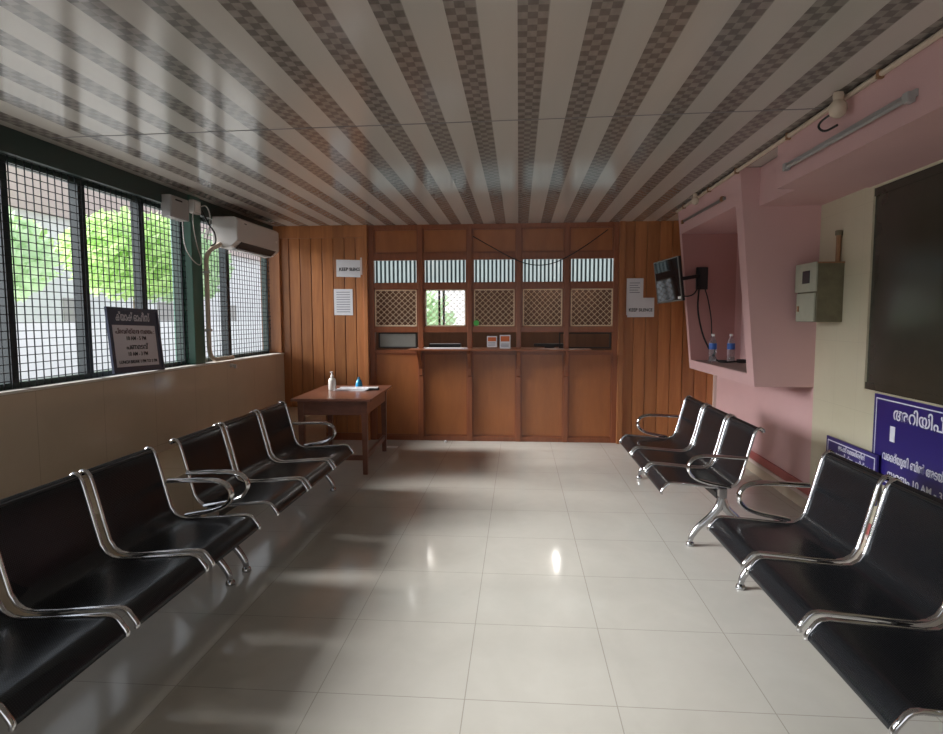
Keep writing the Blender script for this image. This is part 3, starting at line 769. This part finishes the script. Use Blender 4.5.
# ------------------------------------------------------------------ notices on the plank walls
def notice(name, pts, y, label, lines=(), cap=None):
    b = MB(); n = len(pts)
    f1 = [b.bm.verts.new((x, y, z)) for x, z in pts]; f2 = [b.bm.verts.new((x, y-0.002, z)) for x, z in pts]
    b.bm.faces.new(f1); b.bm.faces.new(list(reversed(f2)))
    for k in range(n): b.bm.faces.new((f1[k], f1[(k+1) % n], f2[(k+1) % n], f2[k]))
    o = tag(b.build(name, M['paper']), label, 'notice')
    if lines:
        m = MB()
        for x0, x1, z in lines: m.box(x0, x1, y-0.0028, y-0.002, z-0.004, z+0.004)
        m.build('printed_lines', M['inkg'], o)
    if cap:
        for (s, x, z, sz, w) in cap: text('lettering', s, sz, M['ink'], (x, y-0.003, z), (1, 0, 0), (0, 0, 1), o, width=w, bold=0.0012)
    return o
ny = D-0.001
n1 = notice('wall_notice', [(-2.235, 2.03), (-1.935, 2.02), (-1.93, 2.228), (-2.235, 2.238)], ny, 'white notice in landscape taped high on the left plank wall', (), [('KEEP', -2.145, 2.118, 0.055, 0.11), ('SILENCE', -2.005, 2.116, 0.055, 0.13)])
MB().box(-1.935, -1.912, ny-0.003, ny-0.002, 2.05, 2.26).build('tape', M['bandw'], n1)
notice('wall_notice', [(-2.272, 1.56), (-2.037, 1.557), (-2.037, 1.878), (-2.272, 1.88)], ny, 'upright white sheet pinned below the landscape notice on the left plank wall', [(-2.24, -2.07, 1.84-0.03*k) for k in range(9)])
notice('wall_notice', [(1.275, 1.55), (1.47, 1.55), (1.47, 1.985), (1.275, 1.985)], ny-0.001, 'tall pale notice on the right plank wall, beside the counter edge', [(1.31, 1.43-0.02*(k % 2), 1.93-0.028*k) for k in range(5)])
notice('wall_notice', [(1.285, 1.525), (1.60, 1.528), (1.60, 1.755), (1.285, 1.755)], ny-0.004, 'wide pale notice overlapping the tall one, below the television', (), [('KEEP', 1.355, 1.61, 0.055, 0.10), ('SILENCE', 1.50, 1.61, 0.05, 0.16)])

# ------------------------------------------------------------------ television
tv = thing('television', 'black flat television on a swing arm inside the pink niche', 'television', (1.5, 6.25, 1.9))
c00, c10, c11, c01 = Vector((1.459, 6.55, 1.663)), Vector((1.568, 5.95, 1.687)), Vector((1.52, 5.95, 2.104)), Vector((1.408, 6.55, 2.093))
Rv = ((c10-c00)+(c11-c01)).normalized(); Uv = ((c01-c00)+(c11-c10)); Uv = (Uv - Rv*Uv.dot(Rv)).normalized(); Nv = Rv.cross(Uv).normalized()
Cv = (c00+c10+c11+c01)/4; tw, th = 0.57/2, 0.43/2
def tvp(u, v, d): return Cv + Rv*u + Uv*v + Nv*d
def tvb(u0, u1, v0, v1, d0, d1, nm, m):
    q = ((u0, v0), (u1, v0), (u1, v1), (u0, v1))
    return rel(MB().hexa([tvp(u, v, d0) for u, v in q], [tvp(u, v, d1) for u, v in q]).build(nm, m, None, False, None, 0.002), tv)
tvb(-tw, tw, -th, th, -0.03, -0.004, 'case', M['blackp'])
bz = MB()
for (u0, u1, v0, v1) in ((-tw, tw, -th, -th+0.014), (-tw, tw, th-0.01, th), (-tw, -tw+0.01, -th+0.014, th-0.01), (tw-0.01, tw, -th+0.014, th-0.01)):
    q = ((u0, v0), (u1, v0), (u1, v1), (u0, v1)); bz.hexa([tvp(u, v, -0.004) for u, v in q], [tvp(u, v, 0.004) for u, v in q])
rel(bz.build('bezel', M['bezel']), tv)
tvb(-tw+0.01, tw-0.01, -th+0.014, th-0.01, -0.004, 0.0, 'screen', M['screen'])
tvb(tw-0.085, tw-0.02, -th+0.02, -th+0.045, 0.0, 0.001, 'corner_sticker', M['capw'])
back = Cv - Nv*0.04
wallp = Vector((1.90, 6.516, 1.925))
rel(MB().box(1.84, 1.955, 6.475, 6.515, 1.81, 2.04, 0.005).build('wall_plate', M['blackp']), tv)
rel(MB().bar((1.86, 6.47, 1.95), back+Vector((0.0, 0, 0)), 0.03, 0.035).build('swing_arm', M['blackp']), tv)
tvb(-0.08, 0.08, -0.08, 0.08, -0.05, -0.03, 'mount_plate', M['blackp'])
rel(MB().tube(curve_pts([(1.87, 6.49, 1.82), (1.86, 6.47, 1.6), (1.90, 6.42, 1.35), (1.96, 6.35, 1.18), (2.01, 6.30, 1.09), (2.04, 6.26, 1.085), (2.12, 6.24, 1.085)], 6), 0.009, 7).build('cable', M['blackp'], None, True), tv)
rel(MB().tube(curve_pts([(1.93, 6.49, 1.82), (1.965, 6.485, 1.7), (2.0, 6.48, 1.5), (2.0, 6.45, 1.3), (1.975, 6.40, 1.15)], 6), 0.006, 7).build('cable', M['blackp'], None, True), tv)
rel(MB().tube(curve_pts([(1.86, 6.47, 1.84), (1.80, 6.44, 1.76), (1.70, 6.40, 1.74), (1.60, 6.33, 1.80)], 6), 0.007, 7).build('cable', M['blackp'], None, True), tv)
def bottle(x, y, label):
    t = thing('water_bottle', label, 'bottle', (x, y, IZ0), 0, 'clear bottles on the niche shelf')
    t['group'] = 'clear bottles on the niche shelf'
    MB().lathe([(0.03, 0.0), (0.036, 0.006), (0.037, 0.05), (0.033, 0.06), (0.037, 0.07), (0.037, 0.185), (0.03, 0.215), (0.014, 0.25), (0.013, 0.262)], (0, 0, 0), 18).build('body', M['glass'], t, True)
    MB().lathe([(0.0376, 0.13), (0.0378, 0.134), (0.0378, 0.184), (0.0376, 0.188)], (0, 0, 0), 18).build('wrap_label', M['blue'], t, True)
    MB().lathe([(0.016, 0.258), (0.016, 0.278), (0.014, 0.281)], (0, 0, 0), 14).build('cap', M['capw'], t, True)
bottle(1.925, 6.16, 'clear water bottle with blue label on the niche shelf, directly under the television plate')
bottle(2.10, 6.16, 'clear water bottle with blue label on the niche shelf, beside the adapter')
ad = thing('power_adapter', 'black power adapter lying on the niche shelf behind the bottles', 'adapter', (2.16, 6.10, IZ0))
rel(MB().box(2.145, 2.215, 6.05, 6.13, IZ0+0.0005, IZ0+0.035, 0.005).build('body', M['blackp']), ad)
rel(MB().tube(curve_pts([(2.15, 6.09, IZ0+0.02), (2.08, 6.05, IZ0+0.012), (2.0, 6.06, IZ0+0.01), (1.97, 6.12, IZ0+0.01)], 5), 0.008, 7).build('lead', M['blackp'], None, True), ad)

# ------------------------------------------------------------------ right side fittings
cd = thing('conduit_pipe', 'long thin ivory conduit under the ceiling edge above the pink niche and beam', 'pipe', (1.655, 3.6, 2.6))
rel(MB().tube([(1.648, 0.5, 2.627), (1.648, 6.58, 2.627)], 0.014, 8).build('pipe_run', M['ivory'], None, True), cd)
for y in (1.5, 2.4, 3.0, 3.95, 4.83, 5.5, 6.3):
    rel(MB().box(1.632, 1.664, y-0.01, y+0.01, 2.608, 2.646).build('saddle_clip', M['rustp']), cd)
def tube_light(y0, y1, z, x, label, rust=False):
    t = thing('tube_light', label, 'light', (x, (y0+y1)/2, z))
    rel(MB().box(x-0.012, x+0.003, y0, y1, z+0.008, z+0.04, 0.003).build('batten', M['meter' if rust else 'grey']), t)
    rel(MB().tube([(x-0.026, y0+0.04, z+0.005), (x-0.026, y1-0.04, z+0.005)], 0.010, 10).build('glass_tube', M['grey'], None, True), t)
    for y in (y0+0.02, y1-0.02):
        rel(MB().box(x-0.042, x-0.008, y-0.02, y+0.02, z-0.014, z+0.03, 0.003).build('end_holder', M['grey']), t)
    return t
tube_light(2.74, 3.95, 2.43, 1.66, 'unlit white tube light fixed along the face of the pink beam')
# second batten: only a bare strip on the niche fascia
nx = nf(2.49)
tl = thing('tube_light_batten', 'thin dark batten without a tube on the fascia above the niche opening', 'light', (nx, 5.8, 2.48))
rel(MB().bar((nf(2.50)-0.008, 6.44, 2.497), (nf(2.485)-0.008, 5.14, 2.485), 0.012, 0.022).build('batten', M['steel']), tl)
for y in (6.4, 5.2):
    rel(MB().box(nx-0.026, nx-0.002, y-0.02, y+0.02, 2.472, 2.508, 0.003).build('end_holder', M['rustp']), tl)
def round_fitting(y, z, s, label, loopw=False):
    t = thing('lamp_holder', label, 'lamp holder', (1.64, y, z))
    rel(MB().lathe([(0.028*s, 0.0), (0.034*s, -0.02*s), (0.03*s, -0.05*s)], (1.60, y, z), 14).build('socket', M['ivory'], None, True), t)
    rel(MB().lathe([(0.03*s, -0.05*s), (0.05*s, -0.075*s), (0.055*s, -0.105*s), (0.045*s, -0.14*s), (0.02*s, -0.158*s)], (1.60, y, z), 16).build('globe', M['ivory'], None, True), t)
    if loopw:
        rel(MB().tube(curve_pts([(1.61, y+0.02, z-0.08), (1.58, y+0.11, z-0.10), (1.57, y+0.13, z-0.13), (1.58, y+0.08, z-0.165), (1.60, y+0.0, z-0.16)], 5), 0.006, 7).build('wire_loop', M['blackp'], None, True), t)
round_fitting(3.27, 2.645, 0.78, 'ivory round lamp holder with a dark wire loop, above the tube light on the beam', True)
round_fitting(5.75, 2.645, 0.62, 'small ivory lamp holder hanging from the conduit above the niche')

# electricity meter box
mx0 = 2.075; my0, my1 = 4.41, 4.71
mb_ = thing('meter_box', 'weathered metal electricity meter box on the cream tiled wall', 'meter box', (2.2, 4.55, 1.48))
rel(MB().box(mx0, wx(4.5)-0.002, my0, my1, 1.485, 1.895, 0.004).build('case', M['rust']), mb_)
ud = rel(MB().box(mx0-0.012, mx0-0.001, my0, my1+0.02, 1.70, 1.905, 0.003).build('upper_door', M['meter']), mb_)
rel(MB().box(mx0-0.016, mx0-0.012, my0+0.09, my0+0.2, 1.76, 1.85, 0.003).build('meter_window', M['lens']), mb_)
rel(MB().box(mx0-0.012, mx0-0.001, my0+0.015, my1-0.01, 1.488, 1.69, 0.003).build('lower_door', M['meter']), mb_)
rel(MB().box(mx0-0.02, mx0-0.012, my1-0.06, my1-0.04, 1.56, 1.60).build('latch', M['rustp']), mb_)
rel(MB().box(mx0-0.004, wx(4.5), my0-0.006, my1, 1.893, 1.903).build('rusty_lid', M['rustp']), mb_)
pp_ = thing('conduit_stub', 'short rusty pipe rising from the meter box up the tiled wall', 'pipe', (2.22, 4.47, 1.9))
rel(MB().tube([(2.232, 4.47, 1.903), (2.232, 4.47, 2.10)], 0.016, 10).build('pipe_run', M['rustp'], None, True), pp_)
rel(MB().lathe([(0.024, 0.0), (0.024, 0.03), (0.02, 0.034)], (2.232, 4.47, 2.09), 10).build('collar', M['rust'], None, True), pp_)
sw = thing('hook', 'small dark hook on the pink wall just under the niche', 'hook', (wx(6.6), 6.72, 0.93))
rel(MB().tube(curve_pts([(wx(6.72)-0.0, 6.72, 0.945), (wx(6.72)-0.03, 6.72, 0.94), (wx(6.72)-0.035, 6.72, 0.90), (wx(6.72)-0.02, 6.72, 0.89)], 4), 0.008, 7).build('bent_rod', M['rubber'], None, True), sw)

# navy sign boards on the tiled wall
def navy(y0, y1, z0, z1, d, label, lines):
    """y0 is the far edge (left in the view), y1 the near edge"""
    x0, x1 = wx(y0)-d, wx(y1)-d
    n = Vector((-1, 0.0316, 0)).normalized()
    t = thing('navy_sign_board', label, 'sign', ((x0+x1)/2, (y0+y1)/2, z0))
    def P(y, z, o): return Vector((wx(y)-d, y, z)) + n*o
    def pl(ya, yb, za, zb, o0, o1, mb): 
        q = ((ya, za), (yb, za), (yb, zb), (ya, zb)); mb.hexa([P(y, z, o0) for y, z in q], [P(y, z, o1) for y, z in q]); return mb
    rel(pl(y0, y1, z0, z1, 0.0, 0.012, MB()).build('board', M['navy']), t)
    s = MB(); i = 0.022; w = 0.007
    for (ya, yb, za, zb) in ((y0-i, y1+i, z1-i-w, z1-i), (y0-i, y1+i, z0+i, z0+i+w), (y0-i, y0-i-w, z0+i+w, z1-i-w), (y1+i+w, y1+i, z0+i+w, z1-i-w)):
        pl(ya, yb, za, zb, 0.012, 0.0128, s)
    rel(s.build('border_line', M['signink']), t)
    R2 = Vector((-0.0316, -1, 0)).normalized()
    for (bd, yc, zc, sz, wd) in lines:
        text('lettering', bd, sz, M['signink'], P(yc, zc, 0.0135), R2, (0, 0, 1), t, width=wd, bold=sz*0.012)
    return t
navy(4.465, 3.815, 0.36, 0.675, 0.03, 'low navy sign board with white lettering behind the near bench', [('ഇടപാട് സമയങ്ങളിൽ', 4.12, 0.622, 0.045, 0.34), ('ദയവായി ക്യൂ പാലിക്കുക', 4.11, 0.562, 0.062, 0.48), ('അറിയിപ്പ്', 4.12, 0.42, 0.06, 0.3)])
navy(3.93, 3.0, 0.50, 1.045, 0.001, 'tall navy sign board below the dark window, cut by the low one', [('അറിയിപ്പ്', 3.45, 0.945, 0.1, 0.55), ('1', 3.72, 0.82, 0.13, 0.05), ('വൈദ്യുതി ബിൽ അടയ്ക്കുക', 3.45, 0.68, 0.07, 0.72), ('സമയം 10 AM - 3 PM', 3.45, 0.58, 0.06, 0.6)])

# ------------------------------------------------------------------ outside the windows
struct(MB().box(-40, -3.22, -12, 60, -0.25, -0.15).build('ground_outside', M['concrete']))
struct(MB().box(-40, 40, 12.2, 60, -0.26, -0.16).build('ground_behind', M['concrete']))
ev = MB()
ev.hexa([(-3.42, -3, 2.56), (-3.2, -3, 2.6), (-3.2, 12, 2.6), (-3.42, 12, 2.56)], [(-3.42, -3, 2.62), (-3.2, -3, 2.8), (-3.2, 12, 2.8), (-3.42, 12, 2.62)])
struct(ev.build('roof_eave', M['eave']))
def tree(x, y, h, r, m, label, n=1500, trunk=1.2):
    t = thing('leafy_tree', label, 'tree', (x, y, -0.15), 0, 'trees outside the windows')
    MB().tube([(0, 0, 0), (0.04, 0.02, trunk*0.6), (0.0, 0.05, trunk+0.6)], [0.12, 0.10, 0.06], 8).build('trunk', M['bark'], t, True)
    b = MB()
    for k in range(n):
        u = Vector((random.gauss(0, 1), random.gauss(0, 1), random.gauss(0, 1))).normalized()*(random.random()**0.4)
        c = Vector((u.x*r, u.y*r, trunk + (h-trunk)/2 + u.z*(h-trunk)/2))
        d = Vector((random.gauss(0, 1), random.gauss(0, 1), random.gauss(0, 1))).normalized(); e = d.orthogonal().normalized()
        f = d.cross(e); s = (0.09+random.random()*0.12)*(1.0 if r < 1.5 else 1.6)
        b.quad(c-e*s, c+f*s*0.5, c+e*s, c-f*s*0.5)
    b.build('foliage', m, t)
tree(-17.8, 19.0, 5.4, 2.2, M['leafa'], 'pale green tree seen through the first panes, left of the leaning sign', 1500, 2.2)
tree(-15.5, 23.4, 6.0, 2.5, M['leafa'], 'bright green tree seen through the panes above the leaning sign', 1800, 2.4)
tree(-16.5, 28.3, 6.2, 2.6, M['leafb'], 'soft green tree seen through the pane left of the green column', 1800, 2.4)
tree(-14.0, 14.5, 4.6, 1.9, M['leafb'], 'low spreading green tree outside the windows above the nearest bench', 1300, 2.0)
hb = thing('white_house', 'pale house with a pinkish upper storey standing beyond the trees', 'house', (-25, 47, -0.15))
rel(MB().box(-27, -23, 24, 70, -0.15, 6.6).build('house_wall', M['build']), hb)
rel(MB().box(-27.2, -22.6, 23.8, 70.2, 6.6, 9.8).build('upper_storey', M['eave']), hb)
rel(MB().box(-27.5, -22.2, 23.5, 70.5, 9.8, 10.1).build('roof_slab', M['concrete']), hb)
for y in (29, 37, 46, 56):
    f = rel(MB().box(-23.0, -22.95, y, y+1.8, 0.9, 2.6).build('window', M['grey']), hb)
struct(MB().box(-11.6, -11.4, 2, 58, -0.15, 1.45).build('wall_outside', M['build']))
tree(-3.1, 17.0, 2.6, 1.3, M['leafb'], 'green tree seen through the office window behind the second grille', 1200, 0.7)

# ------------------------------------------------------------------ light
w = bpy.data.worlds.new('overcast_sky'); sc.world = w; w.use_nodes = True
nt = w.node_tree; bg = nt.nodes['Background']
N = NT(nt)
tc = N.n('ShaderNodeTexCoord'); sp = N.n('ShaderNodeSeparateXYZ'); N.l(tc.outputs['Generated'], sp.inputs[0])
cr = N.n('ShaderNodeValToRGB'); cr.color_ramp.elements[0].position = 0.0; cr.color_ramp.elements[0].color = (0.97, 0.98, 1.0, 1)
cr.color_ramp.elements[1].position = 1.0; cr.color_ramp.elements[1].color = (0.78, 0.88, 1.0, 1)
N.l(sp.outputs[2], cr.inputs[0]); N.l(cr.outputs[0], bg.inputs['Color'])
bg.inputs['Strength'].default_value = 0.62
def sky_light(name, energy, angle, el, az, col):
    sun = bpy.data.lights.new(name, 'SUN'); sun.energy = energy; sun.angle = math.radians(angle); sun.color = col
    so = bpy.data.objects.new(name, sun); COL.objects.link(so); so.location = (-6, 4, 5)
    el, az = math.radians(el), math.radians(az)
    so.rotation_euler = Vector((math.cos(el)*math.cos(az), math.cos(el)*math.sin(az), -math.sin(el))).to_track_quat('-Z', 'Y').to_euler()
sky_light('hazy_sun', 3.9, 14, 29, 4, (1.0, 0.99, 0.97))
sky_light('low_sky_glow', 2.4, 24, 18, 14, (0.94, 0.97, 1.0))  # second sun lamp, added to approximate the glow of the low sky
for x, y, lb in LAMPS:
    p = bpy.data.lights.new('office_bulb', 'POINT'); p.energy = 3.2; p.shadow_soft_size = 0.05; p.color = (1, 0.96, 0.9)
    o = bpy.data.objects.new('office_bulb', p); COL.objects.link(o); o.location = (x, y, H-0.16)

# ------------------------------------------------------------------ camera
f, pt, yw, rl, hc = 603.456, 0.0803, 0.0779, -0.0021, 1.5153
fw = Vector((-math.sin(yw)*math.cos(pt), math.cos(yw)*math.cos(pt), -math.sin(pt)))
r = Vector((math.cos(yw), math.sin(yw), 0)); u = r.cross(fw)
r2 = r*math.cos(rl) + u*math.sin(rl); u2 = r2.cross(fw)
cam = bpy.data.cameras.new('camera'); co = bpy.data.objects.new('camera', cam); COL.objects.link(co)
mw = Matrix((r2, u2, -fw)).transposed().to_4x4(); mw.translation = Vector((0, 0, hc)); co.matrix_world = mw
cam.sensor_fit = 'HORIZONTAL'; cam.sensor_width = 36.0; cam.lens = f*36/943; cam.clip_start = 0.05
sc.camera = co

vs = sc.view_settings
vs.view_transform = 'Standard'; vs.look = 'None'; vs.gamma = 1.0; vs.use_curve_mapping = False
vs.exposure = 1.25
sc.cycles.max_bounces = 8; sc.cycles.diffuse_bounces = 5; sc.cycles.glossy_bounces = 4
sc.cycles.sample_clamp_indirect = 6.0
